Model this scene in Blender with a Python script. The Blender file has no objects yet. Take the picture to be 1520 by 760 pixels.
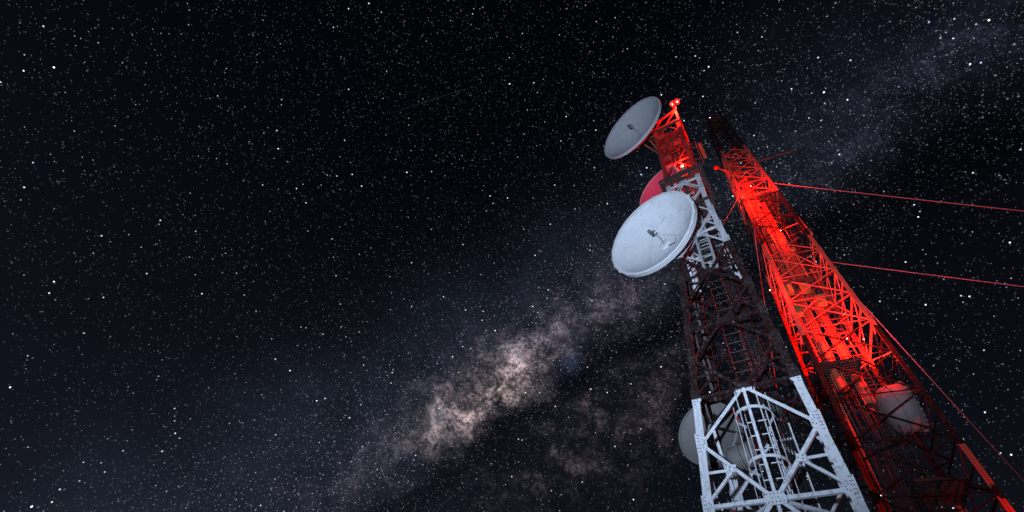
import bpy, bmesh, math, random
import numpy as np
from mathutils import Vector, Matrix
random.seed(7)
R = math.radians
sc = bpy.context.scene
col = sc.collection

# ------------------------------------------------------------------ camera
FPX, VX, VY = 690.0, 888.0, -138.0           # focal length and zenith vanishing point, in pixels of a 1520 x 760 frame
CAM = Vector((0, 0, 1.6))
zen = Vector((VX-760, 380-VY, -FPX)).normalized()       # world up seen from the camera
fwd = Vector((0, 0, -1))
yax = (fwd - zen*fwd.dot(zen)).normalized()
xax = yax.cross(zen)
CR = Matrix((xax, yax, zen))                             # camera axes -> world axes
cam = bpy.data.objects.new('camera', bpy.data.cameras.new('camera'))
col.objects.link(cam)
cam.matrix_world = Matrix.Translation(CAM) @ CR.to_4x4()
cam.data.sensor_width = 36.0
cam.data.lens = 36.0*FPX/1520
cam.data.clip_start = 0.05
cam.data.clip_end = 9000
sc.camera = cam
def ray(px, py):
    return (CR @ Vector((px-760, 380-py, -FPX))).normalized()
def at(px, py, dist):
    return CAM + ray(px, py)*dist

# ------------------------------------------------------------------ view
sc.view_settings.view_transform = 'Standard'
sc.view_settings.look = 'None'
sc.view_settings.exposure = 0
sc.view_settings.gamma = 1
sc.cycles.use_denoising = False
sc.cycles.max_bounces = 4
sc.cycles.diffuse_bounces = 2
sc.cycles.use_adaptive_sampling = False
sc.cycles.sample_clamp_indirect = 1.0
sc.cycles.filter_width = 1.5

# ------------------------------------------------------------------ world: clear night sky with the Milky Way
world = bpy.data.worlds.new('World'); sc.world = world; world.use_nodes = True
wt = world.node_tree; wt.nodes.clear()
class NT:
    def __init__(s, t): s.t = t
    def new(s, kind): return s.t.nodes.new(kind)
    def put(s, sock, v):
        if isinstance(v, bpy.types.NodeSocket): s.t.links.new(v, sock)
        else: sock.default_value = v
    def m(s, op, a, b=0.0, c=0.0, clamp=False):
        n = s.new('ShaderNodeMath'); n.operation = op; n.use_clamp = clamp
        s.put(n.inputs[0], a); s.put(n.inputs[1], b); s.put(n.inputs[2], c); return n.outputs[0]
    def dot(s, a, v):
        n = s.new('ShaderNodeVectorMath'); n.operation = 'DOT_PRODUCT'
        s.put(n.inputs[0], a); s.put(n.inputs[1], v); return n.outputs['Value']
    def vadd(s, a, b):
        n = s.new('ShaderNodeVectorMath'); n.operation = 'ADD'; s.put(n.inputs[0], a); s.put(n.inputs[1], b); return n.outputs[0]
    def vscale(s, a, k):
        n = s.new('ShaderNodeVectorMath'); n.operation = 'SCALE'; s.put(n.inputs[0], a); s.put(n.inputs['Scale'], k); return n.outputs[0]
    def noise(s, vec, scale, detail=6, rough=.55, dist=0.0, color=False):
        n = s.new('ShaderNodeTexNoise'); s.put(n.inputs['Vector'], vec)
        n.inputs['Scale'].default_value = scale; n.inputs['Detail'].default_value = detail
        n.inputs['Roughness'].default_value = rough; n.inputs['Distortion'].default_value = dist
        return n.outputs['Color' if color else 'Fac']
    def ramp(s, x, lo, hi, a=0.0, b=1.0, smooth=True):
        n = s.new('ShaderNodeMapRange'); n.interpolation_type = 'SMOOTHSTEP' if smooth else 'LINEAR'
        s.put(n.inputs['Value'], x); n.inputs['From Min'].default_value = lo; n.inputs['From Max'].default_value = hi
        n.inputs['To Min'].default_value = a; n.inputs['To Max'].default_value = b; return n.outputs[0]
    def gauss(s, x, c, w):
        d = s.m('DIVIDE', s.m('SUBTRACT', x, c), w)
        return s.m('EXPONENT', s.m('MULTIPLY', s.m('MULTIPLY', d, d), -1.0))
    def mix(s, f, a, b, mode='MIX'):
        n = s.new('ShaderNodeMix'); n.data_type = 'RGBA'; n.blend_type = mode
        s.put(n.inputs[0], f); s.put(n.inputs[6], a); s.put(n.inputs[7], b); return n.outputs[2]
    def tint(s, x, c):
        n = s.new('ShaderNodeVectorMath'); n.operation = 'SCALE'; n.inputs[0].default_value = c[:3]
        s.put(n.inputs['Scale'], x); return n.outputs[0]
W = NT(wt)
d_core = ray(715, 582); d_far = ray(1400, 130)
pole = d_far.cross(d_core).normalized()
if pole.dot(ray(300, 200)) < 0: pole = -pole
d_tan = (d_far - d_core*d_far.dot(d_core)).normalized()
gen = W.new('ShaderNodeTexCoord').outputs['Generated']
warp = W.vadd(gen, W.vscale(W.vadd(W.noise(gen, 5.5, 5, .6, color=True), (-.5, -.5, -.5)), .13))
b = W.dot(warp, pole); s_ = W.dot(warp, d_tan); cc = W.dot(gen, d_core)
elev = W.dot(gen, (0, 0, 1))
# airglow: a little lighter towards the horizon
low = W.m('POWER', W.m('SUBTRACT', 1.0, W.m('MAXIMUM', elev, 0.0)), 1.6)
sky = W.mix(low, (.0010, .0012, .0024, 1), (.0085, .0105, .0175, 1))
cloud = W.noise(warp, 9, 9, .62)
fine = W.noise(gen, 38, 6, .7)
mott = W.m('MULTIPLY', W.m('POWER', W.ramp(cloud, .34, .68, .05, 1.55), 1.5), W.ramp(fine, .3, .7, .25, 1.8))
fil_n = W.noise(warp, 13, 8, .62)
fil = W.ramp(W.m('ABSOLUTE', W.m('SUBTRACT', fil_n, .5)), .0, .055, .28, 1.0)
mott = W.m('MULTIPLY', W.m('MULTIPLY', mott, fil), W.ramp(W.noise(gen, 150, 3, .8), .32, .68, .35, 1.75))
front = W.ramp(cc, -.6, .3, 0.35, 1)
glow = W.m('MULTIPLY', W.gauss(b, .06, .17), W.ramp(s_, -.1, 1.0, 1.0, .45))
core = W.m('ADD', W.m('MULTIPLY', W.gauss(b, -.014, .036), W.gauss(s_, .022, .078)), W.m('MULTIPLY', W.m('MULTIPLY', W.gauss(b, -.002, .030), W.gauss(s_, -.125, .04)), .22))
halo = W.m('MULTIPLY', W.gauss(b, .008, .062), W.gauss(s_, .06, .30))
upper = W.m('MULTIPLY', W.gauss(b, .03, .06), W.gauss(s_, .95, .40))
south = W.m('MULTIPLY', W.gauss(b, -.16, .10), W.gauss(s_, .10, .34))
# the dust lane on the south side of the bright core
dust = W.noise(warp, 7.5, 8, .6)
lane_c = W.m('ADD', W.m('MULTIPLY', W.m('SUBTRACT', dust, .5), .16), -.100)
lane = W.m('MULTIPLY', W.gauss(W.m('SUBTRACT', b, lane_c), 0, .042), W.ramp(s_, .95, .35, .65, 1))
lane2 = W.m('MULTIPLY', W.gauss(b, -.10, .10), W.gauss(s_, .98, .30))
clear = W.m('MULTIPLY', W.m('SUBTRACT', 1.0, W.m('MULTIPLY', lane, .92, clamp=True)), W.m('SUBTRACT', 1.0, W.m('MULTIPLY', lane2, .85, clamp=True)))
def scaled(x, k): return W.m('MULTIPLY', x, k)
mw = W.tint(W.m('MULTIPLY', W.m('MULTIPLY', glow, W.ramp(cloud, .25, .75, .45, 1.15)), front), (.0100, .0135, .0220))
mw = W.vadd(mw, W.tint(W.m('MULTIPLY', halo, mott), (.072, .058, .074)))
mw = W.vadd(mw, W.tint(W.m('MULTIPLY', core, mott), (.60, .45, .43)))
mw = W.vadd(mw, W.tint(W.m('MULTIPLY', upper, mott), (.009, .0095, .016)))
mw = W.vadd(mw, W.tint(W.m('MULTIPLY', south, W.m('POWER', mott, 1.4)), (.018, .0135, .0165)))
def patch(px, py, w):
    n = W.new('ShaderNodeVectorMath'); n.operation = 'DISTANCE'; wt.links.new(wrp2, n.inputs[0]); n.inputs[1].default_value = ray(px, py); return W.gauss(n.outputs['Value'], 0, w)
wrp2 = W.vadd(gen, W.vscale(W.vadd(W.noise(gen, 22, 4, .6, color=True), (-.5, -.5, -.5)), .06))
near_blue = patch(848, 543, .022)
near_blue2 = patch(648, 622, .022)
mw = W.vadd(mw, W.tint(W.m('MULTIPLY', near_blue, fine), (.045, .055, .12)))
mw = W.vadd(mw, W.tint(W.m('MULTIPLY', near_blue2, fine), (.16, .15, .17)))
mwc = W.new('ShaderNodeVectorMath'); mwc.operation = 'SCALE'; wt.links.new(mw, mwc.inputs[0]); wt.links.new(clear, mwc.inputs['Scale'])
skyl = W.mix(W.m('MULTIPLY', lane2, .75), sky, (.0007, .0007, .0011, 1))
total = W.vadd(skyl, mwc.outputs[0])
# unresolved faint stars
vor = W.new('ShaderNodeTexVoronoi'); vor.inputs['Scale'].default_value = 105
wt.links.new(gen, vor.inputs['Vector'])
bright = W.m('POWER', W.m('FRACT', W.m('MULTIPLY', W.dot(vor.outputs['Color'], (1, 3.1, 7.7)), 5.3)), 4.0)
spot = W.m('MULTIPLY', W.ramp(vor.outputs['Distance'], .20, .05, 0, 1), bright)
dens = W.m('ADD', .40, W.m('MULTIPLY', W.gauss(b, .03, .16), 1.5))
total = W.vadd(total, W.tint(W.m('MULTIPLY', spot, dens), (.16, .175, .21)))
vor2 = W.new('ShaderNodeTexVoronoi'); vor2.inputs['Scale'].default_value = 260
wt.links.new(gen, vor2.inputs['Vector'])
br2 = W.m('POWER', W.m('FRACT', W.m('MULTIPLY', W.dot(vor2.outputs['Color'], (1, 2.3, 5.7)), 4.1)), 3.0)
sp2 = W.m('MULTIPLY', W.ramp(vor2.outputs['Distance'], .30, .08, 0, 1), br2)
den2 = W.m('MULTIPLY', W.gauss(b, .02, .12), W.ramp(s_, .9, .1, .35, 1))
total = W.vadd(total, W.tint(W.m('MULTIPLY', sp2, den2), (.55, .52, .64)))
bg = W.new('ShaderNodeBackground'); wt.links.new(total, bg.inputs['Color']); bg.inputs['Strength'].default_value = 1.0
wt.links.new(bg.outputs[0], W.new('ShaderNodeOutputWorld').inputs[0])
world.cycles.sampling_method = 'MANUAL'; world.cycles.sample_map_resolution = 256

# ------------------------------------------------------------------ faint general fill, added for the night (the one sun lamp)
sun = bpy.data.objects.new('night_fill', bpy.data.lights.new('night_fill', 'SUN')); col.objects.link(sun)
sun.data.energy = 0.035; sun.data.angle = R(0.5); sun.data.color = (.78, .86, 1)
sun.rotation_euler = (R(48), 0, R(-62))

# ================================================================== helpers
WM = {}
def put(name, mesh, local, mat, parent=None):
    o = bpy.data.objects.new(name, mesh); col.objects.link(o)
    if mesh is not None:
        if not mesh.materials: mesh.materials.append(None)
        if mat is not None:
            o.material_slots[0].link = 'OBJECT'; o.material_slots[0].material = mat
    pm = Matrix.Identity(4)
    if parent is not None:
        o.parent = parent
    o.matrix_basis = local
    return o
def thing(name, label, cat, loc=(0, 0, 0), rotz=0.0, group=None, M=None):
    o = bpy.data.objects.new(name, None); col.objects.link(o)
    o.empty_display_size = .2
    o.matrix_basis = M if M is not None else Matrix.Translation(loc) @ Matrix.Rotation(rotz, 4, 'Z')
    tag(o, label, cat, group); return o
def tag(o, label, cat, group=None):
    o['label'] = label; o['category'] = cat
    if group: o['group'] = group
def node(name, parent):                      # a part that only gathers its sub-parts
    o = bpy.data.objects.new(name, None); col.objects.link(o); o.parent = parent; o.empty_display_size = .1; return o
I4 = Matrix.Identity(4)
def mesh_of(name, V, F, smooth=False):
    me = bpy.data.meshes.new(name); me.from_pydata([tuple(v) for v in V], [], F); me.update()
    if smooth: me.polygons.foreach_set('use_smooth', [True]*len(me.polygons))
    return me
def bm_mesh(name, bm, smooth=False):
    me = bpy.data.meshes.new(name); bmesh.ops.recalc_face_normals(bm, faces=bm.faces[:]); bm.to_mesh(me); bm.free()
    if smooth: me.polygons.foreach_set('use_smooth', [True]*len(me.polygons))
    return me
def prism(prof, z0=0.0, z1=1.0):
    n = len(prof)
    V = [(x, y, z0) for x, y in prof] + [(x, y, z1) for x, y in prof]
    F = [(i, (i+1) % n, n+(i+1) % n, n+i) for i in range(n)] + [tuple(range(n))[::-1], tuple(range(n, 2*n))]
    return V, F
t_ = .13
ANGLE = mesh_of('angle_section', *prism([(-.5, 0), (.5, 0), (.5, t_), (-.5+t_, t_), (-.5+t_, .9), (-.5, .9)]))
FLAT = mesh_of('flat_bar', *prism([(-.5, -.5), (.5, -.5), (.5, .5), (-.5, .5)]))
def circ(n, r=.5): return [(r*math.cos(2*math.pi*i/n), r*math.sin(2*math.pi*i/n)) for i in range(n)]
ROD = mesh_of('round_bar', *prism(circ(10)), smooth=False)
def frame(p, q, n):
    """matrix columns: x in plane, y = inwards (-n), z = p->q (unit)"""
    p, q, n = Vector(p), Vector(q), Vector(n)
    z = (q-p); L = z.length; z.normalize()
    y = (-n) - z*(-n).dot(z)
    if y.length < 1e-5: y = z.orthogonal()
    y.normalize(); x = y.cross(z)
    return x, y, z, L, p
def bar(name, mesh, p, q, wx, wy, n, mat, parent, off=0.0, flip=1):
    x, y, z, L, p0 = frame(p, q, n)
    p0 = p0 + y*off
    M = Matrix(((x.x*wx*flip, y.x*wy, z.x*L, p0.x), (x.y*wx*flip, y.y*wy, z.y*L, p0.y), (x.z*wx*flip, y.z*wy, z.z*L, p0.z), (0, 0, 0, 1)))
    return put(name, mesh, M, mat, parent)
def rod(name, p, q, d, mat, parent=None): return bar(name, ROD, p, q, d, d, (.31, .27, .91), mat, parent)
def box_mesh(name, sx, sy, sz, bev=.0):
    bm = bmesh.new(); bmesh.ops.create_cube(bm, size=1); bmesh.ops.scale(bm, vec=(sx, sy, sz), verts=bm.verts)
    if bev: bmesh.ops.bevel(bm, geom=bm.edges[:], offset=bev, segments=2, affect='EDGES')
    return bm_mesh(name, bm)
def tube_mesh(name, pts, r, n=8, closed=False, smooth=True):
    V, F = [], []; N = len(pts); pts = [Vector(p) for p in pts]
    for i, p in enumerate(pts):
        a = pts[(i-1) % N] if (closed or i > 0) else p; c = pts[(i+1) % N] if (closed or i < N-1) else p
        t = (c-a).normalized(); u = t.cross(Vector((.13, .21, .97)));
        if u.length < .05: u = t.cross(Vector((1, 0, 0)))
        u.normalize(); v = t.cross(u)
        for k in range(n):
            an = 2*math.pi*k/n; V.append(p + u*math.cos(an)*r + v*math.sin(an)*r)
    for i in range(N if closed else N-1):
        j = (i+1) % N
        for k in range(n): F.append((i*n+k, i*n+(k+1) % n, j*n+(k+1) % n, j*n+k))
    if not closed: F += [tuple(range(n))[::-1], tuple(range((N-1)*n, N*n))]
    return mesh_of(name, V, F, smooth)
def lathe(name, prof, n=64, smooth=True):
    """revolve (r, z) about z"""
    V, F = [], []; m = len(prof)
    for i in range(n):
        a = 2*math.pi*i/n
        for r, z in prof: V.append((r*math.cos(a), r*math.sin(a), z))
    for i in range(n):
        j = (i+1) % n
        for k in range(m-1):
            F.append((i*m+k, j*m+k, j*m+k+1, i*m+k+1))
    bm = bmesh.new(); vs = [bm.verts.new(v) for v in V]
    for f in F:
        try: bm.faces.new([vs[i] for i in f])
        except ValueError: pass
    bmesh.ops.remove_doubles(bm, verts=bm.verts, dist=1e-5)
    return bm_mesh(name, bm, smooth)
def aim(loc, n, up=(0, 0, 1)):
    z = Vector(n).normalized(); x = Vector(up).cross(z).normalized(); y = z.cross(x)
    return Matrix(((x.x, y.x, z.x, loc[0]), (x.y, y.y, z.y, loc[1]), (x.z, y.z, z.z, loc[2]), (0, 0, 0, 1)))

# ------------------------------------------------------------------ materials
def material(name, base, rough=.6, metal=0.0, dirt=.35, dirt_col=(.05, .04, .035), scale=9.0, bump=.15, bands=None, spec=.4):
    m = bpy.data.materials.new(name); m.use_nodes = True; t = m.node_tree; n = NT(t)
    bs = t.nodes['Principled BSDF']
    pos = n.new('ShaderNodeNewGeometry').outputs['Position']
    base4 = (*base, 1)
    if bands:
        sep = n.new('ShaderNodeSeparateXYZ'); t.links.new(pos, sep.inputs[0]); z = sep.outputs[2]
        c = base4; fac = None
        for i, (h, bc) in enumerate(bands):
            g = n.m('GREATER_THAN', z, h); c = n.mix(g, c, (*bc, 1))
        base4 = c
    big = n.noise(pos, scale*.16, 4, .6); small = n.noise(pos, scale, 6, .65)
    sp = n.noise(pos, scale*5, 3, .6)
    k = n.m('MULTIPLY', n.ramp(small, .48, .72, 0, 1), n.ramp(big, .3, .7, .4, 1))
    k = n.m('MAXIMUM', k, n.m('MULTIPLY', n.ramp(sp, .66, .74, 0, 1), .8))
    c = n.mix(n.m('MULTIPLY', k, dirt), base4, (*dirt_col, 1))
    c = n.mix(1.0, c, n.mix(n.ramp(big, .25, .75), (.82, .82, .82, 1), (1, 1, 1, 1)), 'MULTIPLY')
    n.put(bs.inputs['Base Color'], c)
    n.put(bs.inputs['Roughness'], n.ramp(small, .2, .8, max(rough-.12, .1), min(rough+.12, 1)))
    bs.inputs['Metallic'].default_value = metal
    bs.inputs['Specular IOR Level'].default_value = spec
    if bump:
        bp = n.new('ShaderNodeBump'); bp.inputs['Strength'].default_value = bump; bp.inputs['Distance'].default_value = .01
        t.links.new(sp, bp.inputs['Height']); t.links.new(bp.outputs[0], bs.inputs['Normal'])
    return m
def emitter(name, color, strength):
    m = bpy.data.materials.new(name); m.use_nodes = True; t = m.node_tree; t.nodes.clear()
    e = t.nodes.new('ShaderNodeEmission'); e.inputs[0].default_value = (*color, 1); e.inputs[1].default_value = strength
    t.links.new(e.outputs[0], t.nodes.new('ShaderNodeOutputMaterial').inputs[0]); return m
WHITE = (.55, .57, .60); OXIDE = (.015, .0034, .0026); DARK = (.0065, .005, .0045)
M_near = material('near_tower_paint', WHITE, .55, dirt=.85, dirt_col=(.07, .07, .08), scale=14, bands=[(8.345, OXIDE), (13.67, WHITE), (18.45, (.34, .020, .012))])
PALE = (.54, .14, .09)  # pale band colour, with the red of the lamplight put into it
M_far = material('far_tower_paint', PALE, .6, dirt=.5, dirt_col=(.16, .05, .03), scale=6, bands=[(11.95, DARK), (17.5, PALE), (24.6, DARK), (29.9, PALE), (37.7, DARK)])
M_farb = material('far_brace_paint_shaded_foot', DARK, .6, dirt=.4, dirt_col=(.01, .006, .005), scale=6, bands=[(17.5, PALE), (24.6, DARK), (29.9, PALE), (37.7, DARK)])  # painted bands above; dim light put into the colour of the lowest braces
M_galv = material('galvanised_steel', (.40, .42, .44), .5, .3, dirt=.5, dirt_col=(.12, .11, .10), scale=10)
M_tray = material('red_lit_tray_steel', (.68, .11, .06), .6, .0, dirt=.45, dirt_col=(.10, .04, .03), scale=8)  # red lamplight put into the steel colour
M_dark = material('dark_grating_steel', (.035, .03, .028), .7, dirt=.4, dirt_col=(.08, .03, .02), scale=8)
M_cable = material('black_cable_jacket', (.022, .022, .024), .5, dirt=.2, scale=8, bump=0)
M_cabler = material('red_lit_cable_jacket', (.60, .09, .05), .5, dirt=.3, scale=8, bump=0)  # jacket colour carries the red of the lamps
M_dish = material('dish_paint', (.64, .66, .68), .5, dirt=.5, dirt_col=(.36, .36, .37), scale=2.6, bump=.02, spec=.3)
M_dishgrey = material('weathered_dish_paint', (.50, .50, .53), .6, dirt=.30, dirt_col=(.33, .32, .32), scale=2.2, bump=.03, spec=.3)
M_dishpink = material('red_lit_dish_paint', (.92, .055, .105), .6, dirt=.3, dirt_col=(.45, .05, .07), scale=2.2, bump=.03)  # red light on this dish is put into its colour
M_pinkrim = material('red_lit_rim_paint', (.85, .26, .26), .6, dirt=.4, dirt_col=(.4, .05, .06), scale=5, bump=0)  # rim coloured red for the same light
M_bolt = material('rusty_bolts', (.05, .045, .045), .7, dirt=.3, scale=9, bump=0)
M_drum = material('faded_drum_paint', (.27, .21, .21), .65, dirt=.5, dirt_col=(.16, .12, .11), scale=2.6, bump=.04)
M_dull = material('dull_antenna_paint', (.13, .125, .12), .65, dirt=.35, dirt_col=(.09, .08, .08), scale=2.4, bump=.04)
M_feed = material('feed_metal', (.16, .17, .20), .45, .4, dirt=.3, scale=8, bump=0)
M_rust = material('rusty_iron', (.16, .07, .035), .8, dirt=.5, dirt_col=(.05, .02, .012), scale=9)
M_olive = material('olive_cabinet_paint', (.20, .17, .06), .6, dirt=.4, dirt_col=(.07, .05, .02), scale=6)
M_wire = material('guy_wire_steel', (.50, .34, .40), .45, .2, dirt=.2, scale=4, bump=0)
M_conc = material('footing_concrete', (.30, .29, .27), .85, dirt=.4, dirt_col=(.14, .13, .11), scale=6, bump=.3)
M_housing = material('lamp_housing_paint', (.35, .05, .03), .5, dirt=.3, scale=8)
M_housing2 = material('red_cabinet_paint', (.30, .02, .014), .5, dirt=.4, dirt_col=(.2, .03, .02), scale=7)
M_bulb = emitter('red_lamp_glow', (1, .012, .008), 2.6)
M_hot = emitter('lamp_filament_glow', (1, .62, .42), 40.0)
M_star = bpy.data.materials.new('starlight'); M_star.use_nodes = True
_t = M_star.node_tree; _t.nodes.clear()
_a = _t.nodes.new('ShaderNodeAttribute'); _a.attribute_name = 'star_colour'
_e = _t.nodes.new('ShaderNodeEmission'); _t.links.new(_a.outputs['Color'], _e.inputs[0]); _e.inputs[1].default_value = 1.0
_t.links.new(_e.outputs[0], _t.nodes.new('ShaderNodeOutputMaterial').inputs[0])
M_star.cycles.emission_sampling = 'NONE'

# ================================================================== the ground
bm = bmesh.new(); N_ = 48
rng = random.Random(3)
rings = [0, 3, 6, 10, 15, 22, 32, 48, 75, 120, 200, 400, 900, 2600]
prev = None
for r in rings:
    if r == 0: cur = [bm.verts.new((6, 8, 0))]
    else: cur = [bm.verts.new((6+r*math.cos(2*math.pi*i/N_), 8+r*math.sin(2*math.pi*i/N_), 0 if r < 40 else rng.uniform(-.004, .004)*r)) for i in range(N_)]
    if prev:
        if len(prev) == 1:
            for i in range(N_): bm.faces.new((prev[0], cur[i], cur[(i+1) % N_]))
        else:
            for i in range(N_): bm.faces.new((prev[i], cur[i], cur[(i+1) % N_], prev[(i+1) % N_]))
    prev = cur
M_ground = material('dry_ground', (.075, .065, .045), .95, dirt=.6, dirt_col=(.04, .05, .02), scale=2.0, bump=.6)
g = put('ground', bm_mesh('ground', bm, True), I4, M_ground); g['kind'] = 'structure'

# ================================================================== towers
rj = random.Random(11)
def jit(a=.004): return rj.uniform(-a, a)
def rz(k): return Matrix.Rotation(k*math.pi/2, 3, 'Z')
def gusset_mesh(name, outline, bolts, t=.014):
    V, F = prism(outline, -t/2, t/2)
    for bx, by in bolts:
        o = len(V); r = .0115; h = t/2+.014
        hx = [(bx+r*math.cos(i*math.pi/3), by+r*math.sin(i*math.pi/3)) for i in range(6)]
        V += [(x, y, t/2) for x, y in hx] + [(x, y, h) for x, y in hx]
        F += [(o+i, o+(i+1) % 6, o+6+(i+1) % 6, o+6+i) for i in range(6)] + [tuple(range(o+6, o+12))]
    me = mesh_of(name, V, F); me.materials.append(None); me.materials.append(M_bolt); nb = len(outline)+2
    me.polygons.foreach_set('material_index', [0 if i < nb else 1 for i in range(len(F))])
    return me
def grid(x0, x1, y0, y1, nx, ny): return [(x0+(x1-x0)*i/(nx-1), y0+(y1-y0)*j/(ny-1)) for i in range(nx) for j in range(ny)]
G_leg = gusset_mesh('leg_gusset', [(-.02, -.26), (.10, -.26), (.23, -.12), (.23, .10), (.10, .24), (-.02, .24)],
                    grid(.03, .07, -.22, .2, 2, 6)+[(.13, -.08), (.18, -.04), (.13, .06), (.18, .02), (.13, -.14)])
G_mid = gusset_mesh('centre_gusset', [(-.18, -.13), (.18, -.13), (.21, 0), (.15, .13), (-.15, .13), (-.21, 0)],
                    grid(-.14, .14, -.08, .08, 5, 2)+[(-.06, .0), (.06, 0)])
G_small = gusset_mesh('stiffener_gusset', [(-.09, -.06), (.07, -.08), (.10, .04), (-.05, .08)], [(-.04, 0), (.03, -.03), (.04, .03)])
G_splice = gusset_mesh('splice_plate', [(0, -.30), (.13, -.30), (.13, .30), (0, .30)], grid(.035, .095, -.26, .26, 2, 7), .012)
def plate(name, mesh, p, xdir, n, mat, parent, off=.012, sc_=1.0):
    n = Vector(n).normalized(); x = Vector(xdir); x = (x - n*x.dot(n)).normalized(); y = n.cross(x)
    p = Vector(p) + n*off
    M = Matrix(((x.x*sc_, y.x*sc_, n.x, p.x), (x.y*sc_, y.y*sc_, n.y, p.y), (x.z*sc_, y.z*sc_, n.z, p.z), (0, 0, 0, 1)))
    return put(name, mesh, M, mat, parent)
def leg_part(parent, sx, sy, zs, wf, a, t, mat):
    V, F = [], []
    for z in zs:
        w = wf(z); g0, g1, gd = a*.46, a*.56, t*.85; prof = [(0, 0), (g0, 0), (g0, gd), (g1, gd), (g1, 0), (a, 0), (a, t), (t, t), (t, a), (0, a), (0, g1), (gd, g1), (gd, g0), (0, g0)]
        V += [(sx*(w-x), sy*(w-y), z) for x, y in prof]
    for i in range(len(zs)-1):
        for k in range(14): F.append((i*14+k, i*14+(k+1) % 14, i*14+14+(k+1) % 14, i*14+14+k))
    F += [tuple(range(14)), tuple(range(len(V)-14, len(V)))]
    bm = bmesh.new(); vs = [bm.verts.new(v) for v in V]
    for f in F: bm.faces.new([vs[i] for i in f])
    return put('leg', bm_mesh('tower_leg', bm), I4, mat, parent)

def ladder(parent, x, y, z0, z1, width, mat, cage=True, facing=-1, hoop_step=1.0, cage_from=2.4, step=.31, name='caged_ladder', rw=.055):
    L = node(name, parent)
    for s in (-1, 1): bar('rail', FLAT, (x+s*width/2, y, z0), (x+s*width/2, y, z1), rw*.35, rw, (0, 1, 0), mat, L)
    z = z0+.25
    while z < z1-.05:
        rod('rung', (x-width/2, y, z), (x+width/2, y, z), .024, mat, L); z += step
    if cage:
        rad = .36; D = .70*facing
        hoop_pts = [(x-width/2, y)]
        prof = []
        for i in range(17):
            an = math.pi*i/16
            prof.append((x-rad*math.cos(an), y+facing*(.26+(abs(D)-.26)*math.sin(an)**.85)))
        prof = [(x-width/2, y+facing*.02)] + prof + [(x+width/2, y+facing*.02)]
        V, F = [], []
        hb = .028
        for i, (px, py) in enumerate(prof):
            c = Vector((x, y+facing*.3)); nrm = (Vector((px, py))-c).normalized()*.008
            V += [(px-nrm.x, py-nrm.y, -hb), (px+nrm.x, py+nrm.y, -hb), (px+nrm.x, py+nrm.y, hb), (px-nrm.x, py-nrm.y, hb)]
        for i in range(len(prof)-1):
            for k in range(4): F.append((i*4+k, i*4+(k+1) % 4, i*4+4+(k+1) % 4, i*4+4+k))
        hm = mesh_of('cage_hoop', V, F)
        z = cage_from
        while z < z1+.05:
            put('hoop', hm, Matrix.Translation((0, 0, z)), mat, L); z += hoop_step
        for i in (2, 6, 9, 12, 16):
            px, py = prof[i]; wd = .055 if i == 9 else .02
            ex = Vector((px-x, py-(y+facing*.3), 0)).normalized()*-.012
            bar('cage_strap', FLAT, (px+ex.x, py+ex.y, cage_from-.05), (px+ex.x, py+ex.y, z1+.05), wd, .010, ex, mat, L)
    return L
def deck(parent, x0, x1, y0, y1, z, mat, slat=.10, name='platform', cover=.62):
    P = node(name, parent)
    n = int((y1-y0)/slat)
    for i in range(n+1):
        yy = y0+(y1-y0)*i/n
        bar('deck_bar', FLAT, (x0, yy, z), (x1, yy, z), slat*cover, .03, (0, 0, 1), mat, P)
    for xx in (x0, (x0+x1)/2, x1): bar('bearer', ANGLE, (xx, y0-.02, z-.035), (xx, y1+.02, z-.035), .09, .09, (1, 0, 0), mat, P)
    for yy in (y0-.05, y1+.05): bar('edge_beam', FLAT, (x0-.03, yy, z-.03), (x1+.03, yy, z-.03), .10, .03, (0, 1, 0), mat, P)
    return P

# ------------------------------------------------------------------ the near tower
Y1 = -.765
C1 = (10*math.sin(.6564), 10*math.cos(.6564))
T1 = thing('lattice_tower', 'square lattice tower in pale and dark red bands carrying the big white dishes', 'tower', (C1[0], C1[1], 0), Y1)
TM1 = Matrix.Translation((C1[0], C1[1], 0)) @ Matrix.Rotation(Y1, 4, 'Z')
TOP1 = 24.2
def w1(z): return max(1.5187-.0534*z, .63)
for sx in (-1, 1):
    for sy in (-1, 1):
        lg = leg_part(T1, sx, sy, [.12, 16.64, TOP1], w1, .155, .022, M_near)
        for zb in (3.2, 8.42, 13.67, 18.45):
            if zb == 8.42: continue
            w = w1(zb)
            plate('splice_plate', G_splice, (sx*w, sy*w, zb), (-sx, 0, 0), (0, sy, 0), M_near, lg, .009)
            plate('splice_plate', G_splice, (sx*w, sy*w, zb), (0, -sy, 0), (sx, 0, 0), M_near, lg, .009)
        fm = bmesh.new(); bmesh.ops.create_cube(fm, size=1)
        for v in fm.verts:
            k = .8 if v.co.z < 0 else .55; v.co = Vector((v.co.x*k, v.co.y*k, v.co.z*.42+.17))
        bmesh.ops.bevel(fm, geom=fm.edges[:], offset=.02, segments=1, affect='EDGES')
        put('footing', bm_mesh('tower_footing', fm), Matrix.Translation((sx*(w1(0)-.06), sy*(w1(0)-.06), 0)), M_conc, T1)
levels1 = [.45, 3.3, 6.01, 8.39, 10.49, 12.59, 14.70, 16.64]
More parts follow.
